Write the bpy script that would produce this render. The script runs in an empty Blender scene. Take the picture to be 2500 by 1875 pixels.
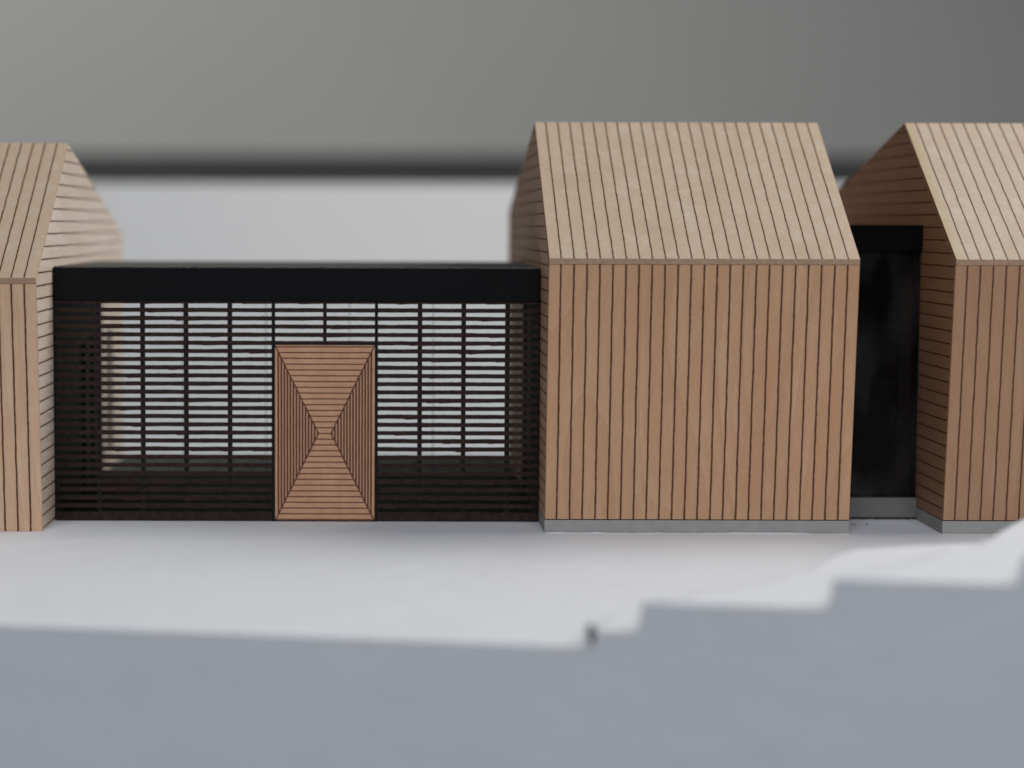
import bpy, bmesh, math, random
from mathutils import Vector, Matrix

MM = 0.001
R = math.radians
S = bpy.context.scene
C = S.collection
random.seed(7)

# ------------------------------------------------------------------ camera
F_PX = 5014.6
cam_d = bpy.data.cameras.new('camera')
cam = bpy.data.objects.new('camera', cam_d)
C.objects.link(cam)
CAM = Vector((-28.563, -362.448, 54.496))
a, b, r = R(-0.109), R(4.418), R(0.152)
fw = Vector((math.sin(a) * math.cos(b), math.cos(a) * math.cos(b), -math.sin(b)))
rt = Vector((math.cos(a), -math.sin(a), 0))
up = rt.cross(fw)
rt2 = rt * math.cos(r) + up * math.sin(r)
up2 = -rt * math.sin(r) + up * math.cos(r)
CX = 930.406
M = Matrix((rt2, up2, -fw)).transposed().to_4x4()
M.translation = CAM * MM
cam.matrix_world = M
cam_d.sensor_width = 36
cam_d.lens = F_PX / 2500 * 36
cam_d.shift_x = (1250 - CX) / 2500
cam_d.clip_start = 0.01
cam_d.clip_end = 20
cam_d.dof.use_dof = True
cam_d.dof.focus_distance = 0.366
cam_d.dof.aperture_fstop = 9.8
S.camera = cam


def unproj(u, v, axis, val):
    """world point (mm) where the ray of photograph pixel u, v meets a plane"""
    d = fw * F_PX + rt2 * (u - CX) + up2 * (937.5 - v)
    t = (val - CAM[axis]) / d[axis]
    return CAM + d * t


# ------------------------------------------------------------------ light
W = bpy.data.worlds.new('World')
S.world = W
W.use_nodes = True
bg = W.node_tree.nodes['Background']
bg.inputs[0].default_value = (0.88, 0.94, 1.0, 1)
bg.inputs[1].default_value = 0.035


def area(name, loc, target, size, power, col, size_y=None):
    d = bpy.data.lights.new(name, 'AREA')
    d.energy = power
    d.color = col
    d.shape = 'RECTANGLE'
    d.size = size
    d.size_y = size_y or size
    o = bpy.data.objects.new(name, d)
    C.objects.link(o)
    o.location = loc
    o.rotation_euler = (Vector(target) - Vector(loc)).to_track_quat('-Z', 'Y').to_euler()
    return o


area('window_light', (0.66, 0.18, 0.60), (0, 0.02, 0.02), 0.55, 8.0, (1.0, 0.985, 0.955), 0.70)
area('room_light', (-0.10, -1.10, 0.80), (-0.03, 0, 0.0), 0.8, 10.4, (0.86, 0.91, 1.0))
area('added_wall_fill', (-0.65, 0.50, 0.50), (-0.52, 1.25, 0.45), 0.5, 3.7, (1.0, 0.99, 0.97))  # added fill lamp, brightens the grey wall towards the left

S.view_settings.view_transform = 'Standard'
S.view_settings.look = 'None'
S.view_settings.gamma = 1
S.view_settings.exposure = 0
S.view_settings.use_curve_mapping = False
S.cycles.max_bounces = 8
S.cycles.use_denoising = True


# ------------------------------------------------------------------ node helpers
class NT:
    def __init__(self, name):
        self.m = bpy.data.materials.new(name)
        self.m.use_nodes = True
        self.t = self.m.node_tree
        self.n = self.t.nodes
        self.b = self.n['Principled BSDF']

    def L(self, s, d):
        self.t.links.new(s, d)

    def node(self, ty, **k):
        n = self.n.new(ty)
        for q, v in k.items():
            setattr(n, q, v)
        return n

    def put(self, sock, v):
        if hasattr(v, 'links'):
            self.L(v, sock)
        else:
            sock.default_value = v

    def math(self, op, x, y=None, z=None, clamp=False):
        n = self.node('ShaderNodeMath', operation=op, use_clamp=clamp)
        self.put(n.inputs[0], x)
        if y is not None:
            self.put(n.inputs[1], y)
        if z is not None:
            self.put(n.inputs[2], z)
        return n.outputs[0]

    def coords(self):
        tc = self.node('ShaderNodeTexCoord')
        mp = self.node('ShaderNodeMapping')
        mp.inputs['Scale'].default_value = (1000, 1000, 1000)
        self.L(tc.outputs['Object'], mp.inputs['Vector'])
        self.v = mp.outputs[0]
        s = self.node('ShaderNodeSeparateXYZ')
        self.L(self.v, s.inputs[0])
        self.x, self.y, self.z = s.outputs
        return self.v

    def noise(self, scale, vec=None, stretch=None, detail=4, rough=0.55, off=0.0):
        v = vec or self.v
        mp = self.node('ShaderNodeMapping')
        mp.inputs['Scale'].default_value = stretch or (1, 1, 1)
        mp.inputs['Location'].default_value = (off, off * 1.7, off * 0.6)
        self.L(v, mp.inputs['Vector'])
        n = self.node('ShaderNodeTexNoise')
        n.inputs['Scale'].default_value = scale
        n.inputs['Detail'].default_value = detail
        n.inputs['Roughness'].default_value = rough
        self.L(mp.outputs[0], n.inputs['Vector'])
        return n.outputs['Fac']

    def mix(self, f, c1, c2, blend='MIX'):
        n = self.node('ShaderNodeMix', data_type='RGBA', blend_type=blend)
        self.put(n.inputs[0], f)
        self.put(n.inputs[6], c1)
        self.put(n.inputs[7], c2)
        return n.outputs[2]

    def ramp(self, f, stops):
        n = self.node('ShaderNodeValToRGB')
        e = n.color_ramp.elements
        while len(e) < len(stops):
            e.new(0.5)
        for q, (p, c) in zip(e, stops):
            q.position = p
            q.color = c if len(c) == 4 else (*c, 1)
        self.put(n.inputs[0], f)
        return n.outputs[0]

    def lin(self, f, a0, a1, b0=0.0, b1=1.0):
        n = self.node('ShaderNodeMapRange')
        self.put(n.inputs[0], f)
        for i, v in enumerate((a0, a1, b0, b1)):
            n.inputs[i + 1].default_value = v
        return n.outputs[0]

    def bump(self, h, dist, strength=1.0, normal=None):
        n = self.node('ShaderNodeBump')
        n.inputs['Strength'].default_value = strength
        n.inputs['Distance'].default_value = dist
        self.L(h, n.inputs['Height'])
        if normal is not None:
            self.L(normal, n.inputs['Normal'])
        return n.outputs[0]


def wood(name, axis, grain, off, pitch=2.27, half=0.115, tone=(1, 1, 1), seed=0.0, spec=0.4, rough=0.5, edge=False, fg=0.35):
    """birch veneer scored with burnt lines every pitch mm along `axis`"""
    k = NT(name)
    k.coords()
    st = {'z': (1, 1, 0.045), 'y': (1, 0.05, 1), 'x': (0.05, 1, 1)}[grain]
    st2 = {'z': (1, 1, 0.22), 'y': (1, 0.22, 1), 'x': (0.22, 1, 1)}[grain]
    fine = k.noise(1.5, stretch=st, detail=8, rough=0.75, off=seed)
    mid = k.noise(0.22, stretch=st2, detail=3, off=seed + 11)
    blot = k.noise(0.9, detail=5, rough=0.65, off=seed + 5)
    fleck = k.noise(6.0, stretch=st2, detail=2, rough=0.6, off=seed + 31)
    base = k.ramp(mid, [(0.30, (0.60 * tone[0], 0.435 * tone[1], 0.300 * tone[2])), (0.5, (0.565 * tone[0], 0.395 * tone[1], 0.262 * tone[2])), (0.72, (0.63 * tone[0], 0.475 * tone[1], 0.345 * tone[2]))])
    base = k.mix(k.lin(fine, 0.35, 0.7, 0.0, 0.45), base, (0.42 * tone[0], 0.275 * tone[1], 0.17 * tone[2], 1))
    base = k.mix(k.lin(blot, 0.45, 0.72, 0.0, 0.35), base, (0.50 * tone[0], 0.32 * tone[1], 0.20 * tone[2], 1))
    base = k.mix(k.lin(fleck, 0.60, 0.75, 0.0, 0.30), base, (0.36, 0.22, 0.13, 1))
    # cathedral figure
    st3 = {'z': (1, 1, 0.16), 'y': (1, 0.16, 1), 'x': (0.16, 1, 1)}[grain]
    fig = k.noise(0.040, stretch=st3, detail=1.5, rough=0.35, off=seed * 0.37 + 2)
    ring = k.math('FRACT', k.math('MULTIPLY', fig, 11.0))
    base = k.mix(k.lin(ring, 0.80, 1.0, 0.0, 0.55 * fg), base, (0.42 * tone[0], 0.265 * tone[1], 0.155 * tone[2], 1))
    base = k.mix(k.lin(ring, 0.0, 0.30, 0.45 * fg, 0.0), base, (0.70 * tone[0], 0.56 * tone[1], 0.45 * tone[2], 1))
    base = k.mix(k.math('MULTIPLY', k.lin(k.noise(0.10, stretch=st3, detail=2, off=seed + 61), 0.56, 0.70, 0.0, 0.4), 1.0), base, (0.46 * tone[0], 0.30 * tone[1], 0.18 * tone[2], 1))
    if edge:                                            # yellow scorch along the sheet's left edge
        ey = k.math('MULTIPLY', k.lin(k.x, 0.2, 2.2, 0.75, 0.0), k.lin(k.noise(0.25, detail=3, off=33), 0.3, 0.6, 0.4, 1.0))
        base = k.mix(ey, base, (0.48, 0.37, 0.17, 1))
    u = {'x': k.x, 'y': k.y, 'z': k.z}[axis]
    wob = k.noise(0.35, detail=3, off=seed + 3)
    u2 = k.math('ADD', u, k.lin(wob, 0.3, 0.7, -0.05, 0.05))
    g = k.math('DIVIDE', k.math('SUBTRACT', u2, off), pitch)
    per = k.math('ROUND', g)
    # every plank has a slightly different tone
    wn = k.node('ShaderNodeTexWhiteNoise', noise_dimensions='1D')
    k.L(k.math('ADD', k.math('FLOOR', g), seed + 0.5), wn.inputs['W'])
    base = k.mix(k.lin(wn.outputs['Value'], 0, 1, 0.0, 0.16), base, (0.45 * tone[0], 0.30 * tone[1], 0.19 * tone[2], 1))
    d = k.math('MULTIPLY', k.math('ABSOLUTE', k.math('SUBTRACT', g, per)), pitch)
    wid = k.math('MULTIPLY', k.lin(k.noise(1.1, detail=4, off=seed + 17), 0.3, 0.7, 0.68, 1.25), half)
    line = k.math('SUBTRACT', 1.0, k.math('SMOOTH_MIN', k.math('DIVIDE', k.math('MAXIMUM', k.math('SUBTRACT', d, k.math('MULTIPLY', wid, 0.72)), 0.0), 0.07), 1.0, 0.1), clamp=True)
    halo = k.math('SUBTRACT', 1.0, k.math('DIVIDE', d, 0.42), clamp=True)
    base = k.mix(k.math('MULTIPLY', halo, 0.35), base, (0.30, 0.125, 0.055, 1))
    burn = k.mix(k.noise(2.0, off=seed + 8), (0.060, 0.020, 0.009, 1), (0.13, 0.050, 0.022, 1))
    base = k.mix(line, base, burn)
    k.L(base, k.b.inputs['Base Color'])
    k.L(k.lin(fine, 0.3, 0.7, rough - 0.06, rough + 0.12), k.b.inputs['Roughness'])
    k.b.inputs['Specular IOR Level'].default_value = spec
    h = k.math('SUBTRACT', k.math('MULTIPLY', fine, 0.10), k.math('MULTIPLY', line, 1.0))
    k.L(k.bump(h, 0.00012, 0.8), k.b.inputs['Normal'])
    return k.m


def plain(name, col, rough=0.6, var=0.12, scale=0.6, spec=0.3, bumpd=0.0, fleck=None, metallic=0.0):
    k = NT(name)
    k.coords()
    n = k.noise(scale, detail=5, rough=0.6)
    c = k.mix(k.lin(n, 0.3, 0.7, 0, 1), tuple(v * (1 - var) for v in col) + (1,), tuple(min(1, v * (1 + var)) for v in col) + (1,))
    if fleck:
        f = k.noise(fleck[1], detail=2, rough=0.8, off=4)
        c = k.mix(k.lin(f, fleck[2], fleck[2] + 0.08, 0, 1), c, (*fleck[0], 1))
    k.L(c, k.b.inputs['Base Color'])
    k.b.inputs['Roughness'].default_value = rough
    k.b.inputs['Specular IOR Level'].default_value = spec
    k.b.inputs['Metallic'].default_value = metallic
    if bumpd:
        k.L(k.bump(k.noise(scale * 4, detail=6, rough=0.7, off=2), bumpd, 0.7), k.b.inputs['Normal'])
    return k.m


def plaster(name, col):
    k = NT(name)
    k.coords()
    n = k.noise(0.05, detail=5, rough=0.6)
    c = k.mix(k.lin(n, 0.3, 0.7, 0, 1), (col[0] * .97, col[1] * .97, col[2] * .975, 1), (*col, 1))
    g = k.noise(1.3, detail=6, rough=0.7, off=5)
    c = k.mix(k.lin(g, 0.3, 0.72, 0, 0.10), c, (col[0] * .75, col[1] * .76, col[2] * .8, 1))
    vo = k.node('ShaderNodeTexVoronoi')
    vo.inputs['Scale'].default_value = 0.24
    k.L(k.v, vo.inputs['Vector'])
    sp = k.math('MULTIPLY', k.math('LESS_THAN', vo.outputs['Distance'], 0.06), k.math('GREATER_THAN', k.noise(0.3, off=9), 0.52))
    c = k.mix(k.math('MULTIPLY', sp, 0.45), c, (0.3, 0.29, 0.28, 1))
    k.L(c, k.b.inputs['Base Color'])
    k.b.inputs['Roughness'].default_value = 0.75
    k.b.inputs['Specular IOR Level'].default_value = 0.2
    b1 = k.bump(k.noise(2.5, detail=6, rough=0.65, off=2), 0.00006, 0.6)
    k.L(k.bump(k.noise(0.12, detail=3, off=6), 0.0006, 0.6, b1), k.b.inputs['Normal'])
    return k.m


OFF = 2.03
M_WALL = wood('birch_front', 'x', 'z', OFF, half=0.15, seed=1, tone=(1.03, 0.85, 0.71))
M_WALL2 = wood('birch_front_speckled', 'x', 'z', OFF, half=0.13, seed=41, tone=(0.78, 0.63, 0.53))
M_WALL3 = wood('birch_front_pale', 'x', 'z', OFF, half=0.15, seed=73, tone=(1.22, 1.14, 1.08))
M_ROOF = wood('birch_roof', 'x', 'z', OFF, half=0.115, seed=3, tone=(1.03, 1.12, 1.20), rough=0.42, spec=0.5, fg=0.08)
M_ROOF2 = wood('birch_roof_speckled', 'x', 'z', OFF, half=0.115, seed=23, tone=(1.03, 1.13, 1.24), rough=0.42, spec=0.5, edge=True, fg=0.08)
M_GAB = wood('birch_gable', 'z', 'y', 4.45, half=0.115, seed=5, tone=(0.92, 0.82, 0.74), rough=0.6, spec=0.2)
M_GAB_C = wood('birch_gable_shaded', 'z', 'y', 4.45, half=0.115, seed=55, tone=(0.58, 0.46, 0.38), rough=0.6, spec=0.15)  # gable birch darkened, the shade of the narrow slot painted in
M_GAB_A = wood('birch_gable_lit', 'z', 'y', 0.6, half=0.115, seed=15, tone=(1.22, 1.44, 1.74), rough=0.38, spec=0.6)  # gable birch whitened, side light and sheen put into the colour
M_EDGE = plain('charred_edge', (0.22, 0.115, 0.06), rough=0.7, var=0.25, scale=1.2)
M_END = plain('veneer_end', (0.40, 0.255, 0.165), rough=0.65, var=0.15, scale=1.5)
M_EDGE_P = plain('lit_edge', (0.50, 0.37, 0.25), rough=0.6, var=0.12, scale=1.2)  # lighter copy for sheet edges that catch the light
M_PLINTH = plain('grey_card', (0.33, 0.325, 0.30), rough=0.7, var=0.07, scale=0.5, bumpd=0.00004)
M_BLACK = plain('black_card', (0.0055, 0.0055, 0.006), rough=0.75, var=0.15, scale=0.6, spec=0.12)
M_FELT = plain('grey_roof_felt', (0.085, 0.078, 0.072), rough=0.9, var=0.5, scale=1.6, spec=0.2, bumpd=0.00010, fleck=((0.22, 0.21, 0.19), 2.6, 0.60))
M_SLAT = plain('dark_brown_slat', (0.031, 0.0175, 0.0135), rough=0.62, var=0.55, scale=0.9, spec=0.12, bumpd=0.00005)
M_BAR = plain('black_brown_bar', (0.007, 0.006, 0.006), rough=0.7, var=0.2, scale=1.0, spec=0.2)
M_FLOOR = plain('dark_floor', (0.010, 0.008, 0.007), rough=0.8, spec=0.1, var=0.2, scale=0.3)
M_DECK = plain('dark_green_card', (0.050, 0.062, 0.057), rough=0.8, spec=0.1, var=0.15, scale=0.2)
M_GROUND = plaster('white_plaster', (0.72, 0.725, 0.74))
M_GLUE = plain('white_filler', (0.80, 0.81, 0.82), rough=0.3, var=0.03, spec=0.5)
M_BOARD = plain('white_board', (0.76, 0.75, 0.735), rough=0.8, var=0.02, scale=0.01)
M_ROOM = plain('grey_paint', (0.42, 0.415, 0.40), rough=0.9, var=0.03, scale=0.004)
M_RAIL = plain('charcoal_paint', (0.045, 0.048, 0.045), rough=0.8, var=0.05, scale=0.01)
M_SPECK = plain('grey_speck', (0.10, 0.10, 0.095), rough=0.9, var=0.3, scale=1.0, spec=0.1)
M_TABLE = plain('dark_table', (0.05, 0.05, 0.05), rough=0.7, var=0.1, scale=0.02)
M_ENDW = plain('dark_brown_board', (0.016, 0.010, 0.008), rough=0.75, var=0.4, scale=0.5, spec=0.15)
M_BLACK2 = plain('jet_black_card', (0.0018, 0.0018, 0.002), rough=0.8, var=0.1, scale=0.6, spec=0.08)
M_REFL = plain('dim_reflection', (0.055, 0.052, 0.05), rough=0.8, var=0.4, scale=0.12)  # lighter tone imitating faint reflections in the passage glass
M_CARD2 = plain('shaded_grey_card', (0.16, 0.148, 0.138), rough=0.75, var=0.08, scale=0.5)  # grey card darkened: shade on the passage base put into its colour
M_INNER = plain('dark_interior', (0.012, 0.011, 0.011), rough=0.8, var=0.3, scale=0.1)


def glass(name, tint, refl=0.06, rough=0.05, patch=0.0):
    k = NT(name)
    k.n.remove(k.b)
    tr = k.node('ShaderNodeBsdfTransparent')
    tr.inputs[0].default_value = (*tint, 1)
    gl = k.node('ShaderNodeBsdfGlossy')
    gl.inputs['Roughness'].default_value = rough
    mx = k.node('ShaderNodeMixShader')
    mx.inputs[0].default_value = refl
    if patch:                                           # smeary, uneven sheen
        k.coords()
        k.L(k.lin(k.noise(0.11, stretch=(1, 1, 0.45), detail=3, off=3), 0.42, 0.62, refl, refl + patch), mx.inputs[0])
    k.L(tr.outputs[0], mx.inputs[1])
    k.L(gl.outputs[0], mx.inputs[2])
    k.L(mx.outputs[0], k.n['Material Output'].inputs[0])
    return k.m


M_GLASS = glass('clear_acrylic', (0.97, 0.98, 0.975), 0.03)
M_GEDGE = glass('acrylic_edge', (0.78, 0.79, 0.78), 0.05, 0.3)
M_DGLASS = glass('smoked_acrylic', (0.50, 0.50, 0.52), 0.010, 0.30, 0.045)


# door veneer: X pattern of scored boards
def door_material(w, h):
    k = NT('cherry_door')
    k.coords()
    fine = k.noise(4.5, detail=6, rough=0.7)
    mid = k.noise(0.5, detail=3, off=3)
    base = k.mix(k.lin(mid, 0.3, 0.7, 0, 1), (0.55, 0.285, 0.155, 1), (0.63, 0.36, 0.205, 1))
    base = k.mix(k.lin(fine, 0.35, 0.7, 0, 0.35), base, (0.36, 0.18, 0.09, 1))
    zc = h * 0.497
    X = k.math('ABSOLUTE', k.x)
    Z = k.math('SUBTRACT', k.z, zc)
    AZ = k.math('ABSOLUTE', Z)
    c = 1.15                                            # half length of the short middle line
    hw, hh = w / 2, h / 2
    # diagonal from (c,0) to (hw,hh)
    dx, dz = hw - c, hh
    ln = math.hypot(dx, dz)
    wob = k.lin(k.noise(0.9, off=7), 0.3, 0.7, -0.03, 0.03)
    e = k.math('ADD', k.math('DIVIDE', k.math('SUBTRACT', k.math('MULTIPLY', k.math('SUBTRACT', X, c), dz), k.math('MULTIPLY', AZ, dx)), ln), wob)
    side = k.math('GREATER_THAN', e, 0.0)               # 1 in the side triangles

    def lines(u, pitch, half, off):
        g = k.math('DIVIDE', k.math('SUBTRACT', k.math('ADD', u, wob), off), pitch)
        d = k.math('MULTIPLY', k.math('ABSOLUTE', k.math('SUBTRACT', g, k.math('ROUND', g))), pitch)
        return k.math('SUBTRACT', 1.0, k.math('DIVIDE', k.math('MAXIMUM', k.math('SUBTRACT', d, half * 0.75), 0.0), half * 0.55), clamp=True)
    lh = lines(AZ, 1.063, 0.095, 0.0)
    lv = lines(X, 0.555, 0.150, hw - 0.60)
    lv = k.math('MULTIPLY', lv, k.math('LESS_THAN', X, hw - 0.40))
    diag = k.math('SUBTRACT', 1.0, k.math('DIVIDE', k.math('MAXIMUM', k.math('SUBTRACT', k.math('ABSOLUTE', e), 0.09), 0.0), 0.06), clamp=True)
    line = k.math('MAXIMUM', k.math('ADD', k.math('MULTIPLY', side, lv), k.math('MULTIPLY', k.math('SUBTRACT', 1.0, side), lh)), diag, clamp=True)
    base = k.mix(line, base, (0.095, 0.022, 0.008, 1))
    k.L(base, k.b.inputs['Base Color'])
    k.b.inputs['Roughness'].default_value = 0.5
    k.L(k.bump(k.math('MULTIPLY', line, -1.0), 0.0001, 0.8), k.b.inputs['Normal'])
    return k.m


# ------------------------------------------------------------------ mesh helpers (all mm)
def box(bm, x0, x1, y0, y1, z0, z1, mi=0):
    v = [bm.verts.new((x, y, z)) for x in (x0, x1) for y in (y0, y1) for z in (z0, z1)]
    for q in ((0, 1, 3, 2), (4, 6, 7, 5), (0, 4, 5, 1), (2, 3, 7, 6), (0, 2, 6, 4), (1, 5, 7, 3)):
        f = bm.faces.new([v[i] for i in q])
        f.material_index = mi


def prism_x(bm, pts, x0, x1, edge_mi=None, face_mi=0):
    """polygon of (y,z) points extruded along x; edge_mi gives a material per side face"""
    n = len(pts)
    A = [bm.verts.new((x0, y, z)) for y, z in pts]
    B = [bm.verts.new((x1, y, z)) for y, z in pts]
    bm.faces.new(A[::-1]).material_index = face_mi
    bm.faces.new(B).material_index = face_mi
    for i in range(n):
        j = (i + 1) % n
        f = bm.faces.new((A[i], A[j], B[j], B[i]))
        f.material_index = edge_mi[i] if edge_mi else 0


def obj(name, bm, mats, parent=None, bevel=0.0, smooth=False):
    me = bpy.data.meshes.new(name)
    bmesh.ops.recalc_face_normals(bm, faces=bm.faces)
    if bevel:
        bmesh.ops.bevel(bm, geom=list(bm.edges), offset=bevel, segments=2, profile=0.6, affect='EDGES')
    bmesh.ops.scale(bm, vec=(MM, MM, MM), verts=bm.verts)
    bm.to_mesh(me)
    bm.free()
    for m in (mats if isinstance(mats, (list, tuple)) else [mats]):
        me.materials.append(m)
    if smooth:
        for p in me.polygons:
            p.use_smooth = True
    o = bpy.data.objects.new(name, me)
    C.objects.link(o)
    if parent:
        o.parent = parent
    return o


def thing(name, label, cat, loc, group=None):
    o = bpy.data.objects.new(name, None)
    o.empty_display_size = 0.01
    C.objects.link(o)
    o.location = Vector(loc) * MM
    o['label'] = label
    o['category'] = cat
    if group:
        o['group'] = group
    return o


def tag(o, label, cat):
    o['label'] = label
    o['category'] = cat
    return o


def struct(o, label=None):
    o['kind'] = 'structure'
    if label:
        o['label'] = label
    return o


# ------------------------------------------------------------------ terrain
YB = 122.0
pL = unproj(0, 1527, 2, 0.0)
pR = unproj(1420, 1580, 2, 0.0)


def yfront(x):
    return pL.y + (pR.y - pL.y) * (x - pL.x) / (pR.x - pL.x)


def ray_front(u, v):
    """where pixel (u, v) meets the slanted front face; returns x and z"""
    d = fw * F_PX + rt2 * (u - CX) + up2 * (937.5 - v)
    m = (pR.y - pL.y) / (pR.x - pL.x)
    # CAM.y + t d.y = pL.y + m (CAM.x + t d.x - pL.x)
    t = (pL.y + m * (CAM.x - pL.x) - CAM.y) / (d.y - m * d.x)
    return CAM + d * t


s1 = ray_front(1452, 1541)
s2 = ray_front(1563, 1471)
s2b = ray_front(2000, 1476)
s3 = ray_front(2030, 1410)
s3b = ray_front(2400, 1430)
s4 = ray_front(2492, 1368)
H = [s1.z, s2.z, (s3.z + s3b.z) / 2, s4.z + 0.6]
print('steps', [round(h, 2) for h in H], 'x', round(s1.x, 1), round(s2.x, 1), round(s3.x, 1), round(s4.x, 1), 'yf', round(yfront(0), 1))
def plan(z, pix):
    """plan outline whose visible rim at height z follows photograph pixels"""
    return [(p.x, p.y) for p in (unproj(u, v, 2, z) for u, v in pix)]


def poly_from(front_x, curve):
    pts = [(front_x, yfront(front_x) - 5), (front_x, yfront(front_x) + 0.3)] + curve
    last = pts[-1]
    return pts + [(last[0] + 90, last[1] + 4), (last[0] + 90, yfront(last[0] + 90) - 10)]


P1 = poly_from(s1.x, plan(H[0], ((1462, 1512), (1530, 1480), (1700, 1440), (1900, 1415), (2200, 1395), (2520, 1380))))
P2 = poly_from(s2.x, plan(H[1], ((1640, 1452), (1760, 1432), (1880, 1412), (1968, 1386), (2035, 1352), (2117, 1328), (2198, 1318), (2301, 1312), (2415, 1309), (2520, 1307))))
P3 = poly_from(s3.x, plan(H[2], ((2120, 1394), (2220, 1368), (2301, 1345), (2370, 1330), (2415, 1310), (2442, 1292), (2500, 1260), (2560, 1232))))
P4 = poly_from(s4.x, plan(H[3], ((2530, 1352), (2580, 1330), (2620, 1310))))


def sdist(p, poly):
    px, py = p
    best, inside = 1e9, False
    n = len(poly)
    for i in range(n):
        x0, y0 = poly[i]
        x1, y1 = poly[(i + 1) % n]
        dx, dy = x1 - x0, y1 - y0
        t = max(0, min(1, ((px - x0) * dx + (py - y0) * dy) / (dx * dx + dy * dy)))
        best = min(best, math.hypot(px - x0 - t * dx, py - y0 - t * dy))
        if (y0 > py) != (y1 > py) and px < x0 + (py - y0) / (y1 - y0) * dx:
            inside = not inside
    return best if inside else -best


def height(x, y):
    if x < s1.x - 4:
        return 0.0
    z = 0.0
    back = y - yfront(x)
    prev = 0.0
    for hgt, P in zip(H, (P1, P2, P3, P4)):
        w = 0.6 if back < 3 else 0.9
        s = max(0.0, min(1.0, sdist((x, y), P) / w + 0.5))
        s = s * s * (3 - 2 * s)
        z += (hgt - prev) * s
        prev = hgt
    return z


xs = []
x = -260.0
while x < 330:
    xs.append(x)
    x += 6 if x < s1.x - 6 else (0.25 if any(abs(x - q.x) < 1.5 for q in (s1, s2, s3, s4)) else (0.6 if x < 110 else 8))
ts = [0, 0.25, 0.5, 1, 1.5, 2, 3, 4, 5, 6, 7, 8, 9, 10]
while ts[-1] < 70:
    ts.append(ts[-1] + 0.6)
grid_t = ts + [ts[-1] + 1 + k * 8 for k in range(0, 3)]
bm = bmesh.new()
rows = []
for x in xs:
    yf = yfront(x)
    col = [bm.verts.new((x, yf, -60))]
    for t in grid_t:
        y = yf + t
        col.append(bm.verts.new((x, y, height(x, y))))
    col.append(bm.verts.new((x, YB, 0)))
    col.append(bm.verts.new((x, YB, -60)))
    rows.append(col)
for c0, c1 in zip(rows, rows[1:]):
    for i in range(len(c0) - 1):
        bm.faces.new((c0[i], c1[i], c1[i + 1], c0[i + 1]))
bm.faces.new(rows[0])
bm.faces.new(rows[-1][::-1])
g = struct(obj('ground', bm, M_GROUND, smooth=True), 'white plaster model base with stepped front edge')
for p_ in g.data.polygons:
    if abs(p_.normal.z) < 0.05:
        p_.use_smooth = False
g.data.set_sharp_from_angle(angle=R(40))

bm = bmesh.new()
box(bm, -1500, 1500, -300, 1500, -80, -60)
struct(obj('table', bm, M_TABLE))

# dark strip behind the slatted link
bm = bmesh.new()
box(bm, -89.0, -0.5, 77, 112, 0.02, 1.0)
tag(obj('dark_terrace', bm, M_DECK, bevel=0.1), 'dark green strip on the white base behind the slatted building', 'terrace')

# ------------------------------------------------------------------ backdrop
zb_top = unproj(1250, 450, 1, 420).z
bm = bmesh.new()
box(bm, -700, 700, 420, 426, -60, zb_top)
for v in bm.verts:
    v.co.y += (v.co.z - zb_top) * -0.0 + (v.co.z - zb_top) * 0.30
tag(obj('white_board', bm, M_BOARD, bevel=0.5), 'blurred white board standing behind the model, below the dark band', 'board')
z0 = unproj(1250, 446, 1, 900).z
z1 = unproj(1250, 379, 1, 900).z
bm = bmesh.new()
box(bm, -1400, 1400, 890, 900, z0 - 40, z1)
tag(obj('dark_rail', bm, M_RAIL, bevel=1.5), 'blurred dark horizontal rail in front of the grey wall', 'rail')
bm = bmesh.new()
box(bm, -2500, 2500, 1250, 1270, -60, 1400)
tag(obj('grey_wall', bm, M_ROOM), 'plain grey room wall, out of focus behind everything', 'wall')


# ------------------------------------------------------------------ houses
L_, YR, D_ = 4.342, 33.4, 113.5
T = 1.0


def offset_poly(pts, d):
    """shrink a clockwise/ccw polygon inward by d (simple miter)"""
    n = len(pts)
    ar = sum(pts[i][0] * pts[(i + 1) % n][1] - pts[(i + 1) % n][0] * pts[i][1] for i in range(n))
    sg = 1 if ar > 0 else -1
    out = []
    for i in range(n):
        p0, p1, p2 = Vector(pts[i - 1]), Vector(pts[i]), Vector(pts[(i + 1) % n])
        e1 = (p1 - p0).normalized()
        e2 = (p2 - p1).normalized()
        n1 = Vector((-e1.y, e1.x)) * sg
        n2 = Vector((-e2.y, e2.x)) * sg
        bis = (n1 + n2).normalized()
        out.append(tuple(p1 + bis * (d / bis.dot(n1))))
    return out


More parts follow.
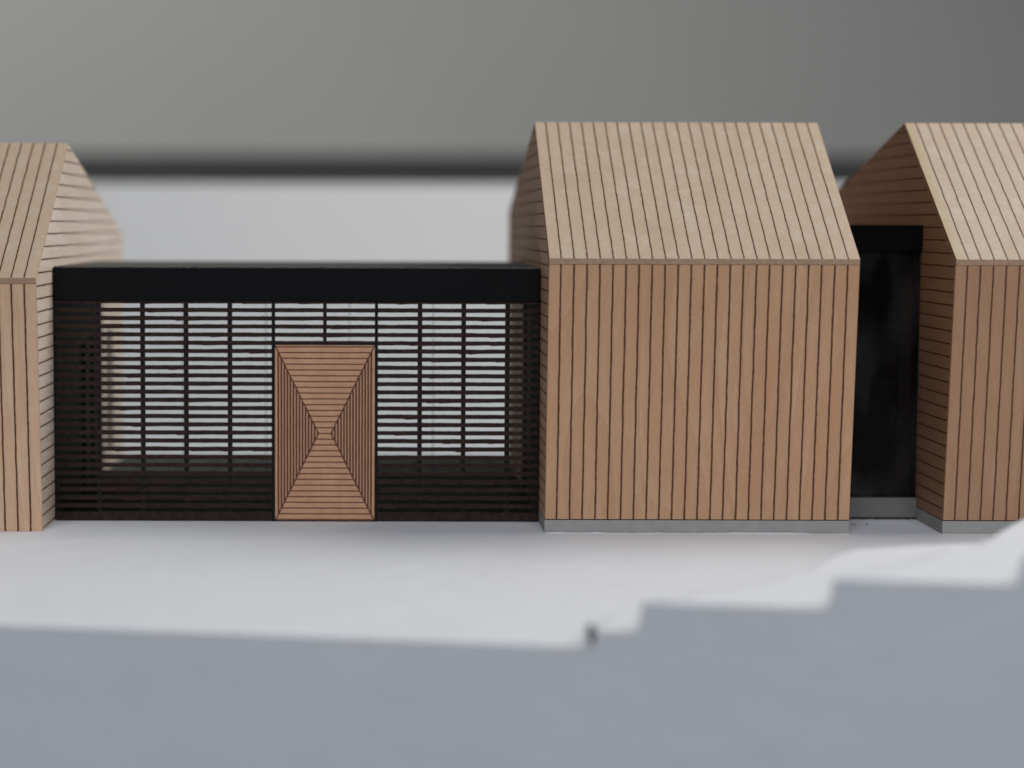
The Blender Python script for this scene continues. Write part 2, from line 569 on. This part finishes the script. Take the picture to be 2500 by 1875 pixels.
def house(label, x0, zb, ze, zr, zk, wall_m, roof_m, gab_m, plinth, seed):
    Wd = 54.0
    M_EDGE = M_EDGE_P if not plinth else globals()['M_EDGE']
    t = thing('gabled_house', label, 'model house', (x0, 0, 0), 'wooden model houses on the white base')
    prof = [(0, zb), (-L_, ze), (YR, zr), (D_, zk), (D_, zb)]     # front foot, front eave, ridge, back eave, back foot
    inn = offset_poly(prof, T)
    low = lambda p: (p[0], zb)
    # front wall: stops below the roof sheet, whose cut end shows above it
    ez = ze - 1.05
    fr = -L_ * (ez - zb) / (ze - zb)
    sl = Vector((YR + L_, zr - ze)).normalized()
    bm = bmesh.new()
    prism_x(bm, [(0, zb), (fr, ez), (fr + T, ez + 0.2), (T, zb)], 0, Wd, [0, 1, 0, 1], 1)
    obj('front_wall', bm, [wall_m, M_EDGE], t)
    # front roof sheet (0.12 mm proud), end cut parallel to the wall
    pr = 0.0
    nrm = Vector((-sl.y, sl.x))
    top0 = Vector((-L_ - 0.12, ze)) + nrm * 0.0
    top1 = Vector((YR, zr))
    bot0 = (fr - 0.12, ez + 0.05)
    bot1 = top1 - Vector((0, 1.0 / sl.x))
    bm = bmesh.new()
    prism_x(bm, [tuple(top0), tuple(top1), tuple(bot1), (fr + 1.2, ez + 0.25), bot0], -pr, Wd + pr, [0, 1, 1, 1, 2], 1)
    obj('front_roof', bm, [roof_m, M_EDGE, M_END], t)
    sb = Vector((D_ - YR, zk - zr)).normalized()
    bm = bmesh.new()
    prism_x(bm, [(YR + 0.03, zr - 0.03), (D_ + 0.1, zk), (D_ + 0.1, zk - 1.0), (YR + 0.03, zr - 1.0 / sb.x)], -pr, Wd + pr, [0, 1, 1, 1], 1)
    obj('back_roof', bm, [roof_m, M_EDGE], t)
    bm = bmesh.new()
    prism_x(bm, [(D_ - T, zb), (D_, zb), (D_, zk - 1.03), (D_ - T, zk - 1.03)], 0, Wd, [1, 0, 1, 0], 1)
    obj('back_wall', bm, [wall_m, M_EDGE], t)
    # gables sit between the sheets
    ge = 0.42 if plinth else 0.25
    gp = [(0.22, zb), (-L_ + 0.24, ze - 1.2), (-L_ + 0.30, ze - ge * 1.2), (YR, zr - ge / sl.x), (D_ - 0.05, zk - 0.1 / sb.x), (D_ - 0.05, zb)]
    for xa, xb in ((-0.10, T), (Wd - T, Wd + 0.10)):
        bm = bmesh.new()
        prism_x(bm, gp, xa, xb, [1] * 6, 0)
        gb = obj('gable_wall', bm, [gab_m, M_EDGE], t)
        if seed == 15 and xa > 10:                                # openings of the house beside the slatted link
            for ya, yb, za, zc in ((86, 93, 5.5, 31.5),):
                bm = bmesh.new()
                box(bm, Wd + 0.02, Wd + 0.20, ya, yb, za, zc)
                obj('slot_window', bm, M_INNER, gb)
    if plinth:
        bm = bmesh.new()
        box(bm, -0.12, Wd + 0.05, 0.05, D_ - 0.3, -0.6, zb - 0.18)
        p = obj('plinth', bm, M_PLINTH, t, bevel=0.06)
        bm = bmesh.new()
        box(bm, 0.3, Wd - 0.3, 0.35, D_ - 0.6, zb - 0.20, zb + 0.01)
        obj('shadow_gap', bm, M_INNER, t)
        # bead of white filler along the foot of the plinth
        rnd = random.Random(seed)
        bm = bmesh.new()
        ring = None
        n = 240
        hs = 0.11
        for i in range(n + 1):
            xx = -0.1 + (Wd + 0.3) * i / n
            hs += rnd.uniform(-0.035, 0.035)
            hs = min(0.30, max(0.06, hs))
            r0 = [bm.verts.new((xx, 0.04, -0.05)), bm.verts.new((xx, 0.03, hs)), bm.verts.new((xx, -0.22 - hs * 0.8, hs * 0.55)), bm.verts.new((xx, -0.45 - hs * 1.8, -0.03))]
            if ring:
                for q in range(3):
                    bm.faces.new((ring[q], ring[q + 1], r0[q + 1], r0[q]))
            ring = r0
        obj('filler_bead', bm, M_GLUE, p, smooth=True)
    return t


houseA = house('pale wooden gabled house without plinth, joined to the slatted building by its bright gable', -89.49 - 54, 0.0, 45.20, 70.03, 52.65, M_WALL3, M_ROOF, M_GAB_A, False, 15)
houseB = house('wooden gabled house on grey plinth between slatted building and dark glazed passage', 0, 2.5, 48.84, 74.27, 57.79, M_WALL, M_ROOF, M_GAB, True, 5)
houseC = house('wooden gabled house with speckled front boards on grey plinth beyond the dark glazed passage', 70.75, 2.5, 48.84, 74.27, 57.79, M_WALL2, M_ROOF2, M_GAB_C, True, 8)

# ------------------------------------------------------------------ slatted link building
YL = 13.3
XA, XB = -89.30, -0.22
lk = thing('slatted_building', 'low flat-roofed dark slatted building with deep black fascia and patterned wooden door', 'model building', (XA, YL, 0))
Wl = XB - XA
ZT, ZF = 46.87, 40.67


def lx(px, z=20):
    return unproj(px, 900, 1, YL).x - XA


def lz(py):
    return unproj(800, py, 1, YL).z


bm = bmesh.new()
box(bm, 0.15, Wl - 0.05, -0.35, 59.0, ZF, ZT - 0.25)
obj('fascia', bm, M_BLACK, lk, bevel=0.06)
bm = bmesh.new()
box(bm, 0.2, Wl - 0.1, -0.28, 58.9, ZT - 0.26, ZT)
obj('roof_felt', bm, M_FELT, lk, bevel=0.05)

# door position
dx0, dx1 = lx(671.5), lx(914.5)
dz0, dz1 = max(lz(1270.5), 0.25), lz(842.5)
dw, dh = dx1 - dx0, dz1 - dz0
print('door', dx0, dx1, dz0, dz1)
rnd = random.Random(3)
bm = bmesh.new()
PIT = 1.503


def slat(x0, x1, zc, h, y0=0.0, y1=0.55):
    """one laser-cut slat: its top and bottom edges wander a little"""
    n = max(2, int((x1 - x0) / 0.45))
    prev = None
    wt = wb = 0.0
    for i in range(n + 1):
        xx = x0 + (x1 - x0) * i / n
        wt = wt * 0.8 + rnd.uniform(-0.02, 0.02)
        wb = wb * 0.8 + rnd.uniform(-0.016, 0.016)
        if rnd.random() < 0.012:
            wb -= 0.12
        zt, zl = zc + h / 2 + wt, zc - h / 2 + wb
        q = [bm.verts.new((xx, y0, zl)), bm.verts.new((xx, y0, zt)), bm.verts.new((xx, y1, zt)), bm.verts.new((xx, y1, zl))]
        if prev:
            for a_, b_ in ((0, 1), (1, 2), (2, 3), (3, 0)):
                bm.faces.new((prev[a_], prev[b_], q[b_], q[a_]))
        else:
            bm.faces.new(q)
        prev = q
    bm.faces.new(prev[::-1])


ztop = ZF - 0.22
nrow = 27
for k in range(nrow):
    zc = ztop - k * PIT
    h = 0.76 if k else 0.62
    if k == nrow - 1 or zc < 1.2:
        break
    if zc - 0.4 > dz1 - 0.2:
        slat(0.1, Wl - 0.1, zc, h)
    else:
        slat(0.1, dx0 - 0.30, zc, h)
        slat(dx1 + 0.30, Wl - 0.1, zc, h)
zlow = zc if zc < 1.2 else 0.9
slat(0.1, dx0 - 0.30, 0.95, 1.5)
slat(dx1 + 0.30, Wl - 0.1, 0.95, 1.5)
# burrs and fibres left by the cutter
for i in range(46):
    xx = rnd.uniform(9, Wl - 6)
    if dx0 - 1 < xx < dx1 + 1:
        continue
    k = rnd.randrange(1, 20)
    zc = ztop - k * PIT + 0.38
    an = rnd.uniform(0.3, 2.8)
    ln = rnd.uniform(0.3, 0.7)
    dxx, dzz = math.cos(an) * ln, math.sin(an) * ln
    pxx, pzz = -math.sin(an) * 0.03, math.cos(an) * 0.03
    y_ = 0.2
    vs = [(xx - pxx, y_, zc - pzz), (xx + pxx, y_, zc + pzz), (xx + dxx, y_ - 0.1, zc + dzz)]
    A_ = [bm.verts.new(v) for v in vs]
    B_ = [bm.verts.new((v[0], v[1] + 0.05, v[2])) for v in vs]
    bm.faces.new(A_)
    bm.faces.new(B_[::-1])
    for q in range(3):
        bm.faces.new((A_[q], A_[(q + 1) % 3], B_[(q + 1) % 3], B_[q]))
obj('slat_screen', bm, M_SLAT, lk)

bm = bmesh.new()
for px in (134, 240.5, 348, 454, 561):
    c = lx(px)
    box(bm, c - 0.42, c + 0.42, 0.15, 0.75, 0.3, ZF + 0.1)
for px in (1025, 1131.7, 1238.5):
    c = lx(px)
    box(bm, c - 0.42, c + 0.42, 0.15, 0.75, 0.3, ZF + 0.1)
c = lx(793)
box(bm, c - 0.32, c + 0.32, 0.15, 0.75, dz1 + 0.3, ZF + 0.1)
box(bm, Wl - 1.6, Wl - 0.12, 0.15, 0.75, 0.3, ZF + 0.1)
obj('mullion_bars', bm, M_BAR, lk)
# fillets in the corners of the cut openings
bm = bmesh.new()
dfx = bmesh.new()
box(dfx, dx0 - 0.62, dx0 - 0.02, -0.06, 0.85, 0.0, ZF + 0.1)
box(dfx, dx1 + 0.02, dx1 + 0.62, -0.06, 0.85, 0.0, ZF + 0.1)
box(dfx, dx0 - 0.02, dx1 + 0.02, -0.05, 0.85, dz1 + 0.02, dz1 + 0.30)
box(dfx, dx0 - 0.62, dx1 + 0.62, -0.10, 0.84, -0.05, dz0 - 0.02)
bm.free()
door_root = bpy.data.objects.new('door', None)
bm = bmesh.new()
box(bm, -dw / 2, dw / 2, 0, 0.7, 0, dh)
door = obj('door', bm, door_material(dw, dh), lk, bevel=0.03)
bpy.data.objects.remove(door_root)
door.name = 'door'
door.location = Vector(((dx0 + dx1) / 2, -0.12, dz0)) * MM
door['label'] = 'reddish wooden door scored with a cross-shaped board pattern'
obj('door_frame', dfx, M_BAR, lk)

# glazing behind the slats
xe = [unproj(px, 900, 1, 45).x - XA for px in (447, 649, 852.5, 1057.5)]
ed = [unproj(243, 900, 1, 45).x - XA] + xe + [unproj(1262, 900, 1, 45).x - XA]
for x0_, x1_ in zip(ed, ed[1:]):
    bm = bmesh.new()
    box(bm, x0_ + 0.12, x1_ - 0.12, 31.5, 32.1, 1.2, ZF)
    gp = obj('glass_pane', bm, M_GLASS, lk)
    bm = bmesh.new()
    box(bm, x1_ - 0.10, x1_ + 0.16, 31.4, 32.2, 1.2, ZF)
    obj('pane_edge', bm, M_GEDGE, gp)
bm = bmesh.new()
box(bm, 0.2, Wl - 0.2, 0.9, 62.0, -0.2, 1.1)
obj('floor', bm, M_FLOOR, lk)
bm = bmesh.new()
box(bm, 0.2, Wl - 0.2, 62.3, 71.0, -0.2, 0.9)
obj('back_step', bm, M_CARD2, lk)
bm = bmesh.new()
box(bm, 0.15, Wl - 0.1, 0.2, 0.8, -0.1, 0.16)
obj('shadow_strip', bm, M_BLACK, lk)  # black strip stands in for the shadow gap under the slats
for x0_, x1_, ya, yb in ((0.03, 0.35, 1.0, 62), (Wl - 0.35, Wl - 0.02, 1.0, 36.0)):
    bm = bmesh.new()
    box(bm, x0_, x1_, ya, yb, 1.1, ZF if ya < 0 else ZF + 0.0)
    obj('end_wall', bm, M_ENDW, lk)
for x0_, x1_, ya in ((Wl - 0.8, Wl - 0.36, 32), (0.36, 0.9, 33.5), (0.36, 0.9, 46)):
    bm = bmesh.new()
    box(bm, x0_, x1_, ya, ya + 4, 1.1, ZF if x0_ > 5 else 31)
    obj('post', bm, M_BAR, lk)

# ------------------------------------------------------------------ dark glazed passage
YM = 17.8
XM0, XM1 = 54.2, 70.6
ps = thing('glazed_passage', 'narrow dark glazed passage with black flat roof squeezed between two wooden houses', 'model building', (XM0, YM, 0))
Wm = XM1 - XM0
bm = bmesh.new()
box(bm, 0, Wm - 0.05, -0.3, 58, 50.0, 54.8)
obj('flat_roof', bm, M_BLACK2, ps, bevel=0.1)
bm = bmesh.new()
box(bm, 0, Wm - 0.05, -0.1, 58, 0.45, 4.1)
obj('base', bm, M_CARD2, ps, bevel=0.05)
bm = bmesh.new()
box(bm, 0.3, Wm - 0.3, 0.2, 57.5, -0.2, 0.47)
obj('shadow_gap', bm, M_INNER, ps)
bm = bmesh.new()
box(bm, 0.1, Wm - 0.15, 0.6, 1.1, 4.1, 50.0)
obj('glass_front', bm, M_DGLASS, ps)
bm = bmesh.new()
xm = unproj(2193, 900, 1, YM).x - XM0
box(bm, xm, xm + 0.5, 1.2, 1.9, 4.1, 50)
box(bm, Wm - 1.2, Wm - 0.1, 1.2, 2.0, 4.1, 50)
box(bm, 0.1, Wm - 0.1, 1.2, 1.9, 4.1, 4.8)
obj('frame', bm, M_BAR, ps)
bm = bmesh.new()
box(bm, 0.1, Wm - 0.1, 40, 41, 4.1, 50)
obj('inner_wall', bm, M_INNER, ps)
bm = bmesh.new()
box(bm, 3, 9, 22, 26, 20, 33)
box(bm, 1, 6, 12, 16, 4.1, 9)
obj('reflection_block', bm, M_REFL, ps)  # blocks stand in for faint reflections in the glass

# small white filler patches in front of the passage
rnd = random.Random(5)
bm = bmesh.new()
prev = None
for i in range(60):
    xx = 54.3 + 16 * i / 59
    hh = 0.10 + rnd.uniform(0, 0.12)
    q = [bm.verts.new((xx, YM - 0.1, -0.02)), bm.verts.new((xx, YM - 0.25, hh)), bm.verts.new((xx, YM - 1.3 - rnd.uniform(0, 0.5), 0.03)), bm.verts.new((xx, YM - 2.1, -0.02))]
    if prev:
        for a_ in range(3):
            bm.faces.new((prev[a_], prev[a_ + 1], q[a_ + 1], q[a_]))
    prev = q
tag(obj('filler_strip', bm, M_GLUE, smooth=True), 'thin rough strip of white filler along the foot of the dark passage', 'filler')


def speck(name, label, p, r, mat, seed, st=(1, 1, 1)):
    bm = bmesh.new()
    bmesh.ops.create_icosphere(bm, subdivisions=2, radius=1)
    rn = random.Random(seed)
    for v in bm.verts:
        v.co *= rn.uniform(0.75, 1.2)
        v.co = Vector((v.co.x * r * st[0], v.co.y * r * st[1], v.co.z * r * st[2]))
    o = obj(name, bm, mat, smooth=True)
    o.location = Vector(p) * MM
    return tag(o, label, 'speck')


q = ray_front(1443, 1546)  # dark lump below paints the shaded side of the first step
speck('shade_lump', 'blurred dark grey lump standing in for shade at the front edge where the white base steps up', (q.x, yfront(q.x) + 0.5, q.z), 0.8, M_SPECK, 2, (0.8, 0.5, 1.5))
for i, (u, v, lab) in enumerate(((2083, 1280, 'tiny dark crumb in front of the passage, nearest the middle house'), (2089, 1281.5, 'tiny dark crumb just right of another crumb before the passage'), (2117, 1280, 'lone dark crumb halfway along the foot of the dark passage'))):
    p = unproj(u, v, 2, 0.1)
    speck('dark_crumb', lab, (p.x, p.y, 0.1), 0.13, M_SPECK, 20 + i)['group'] = 'crumbs before the passage'
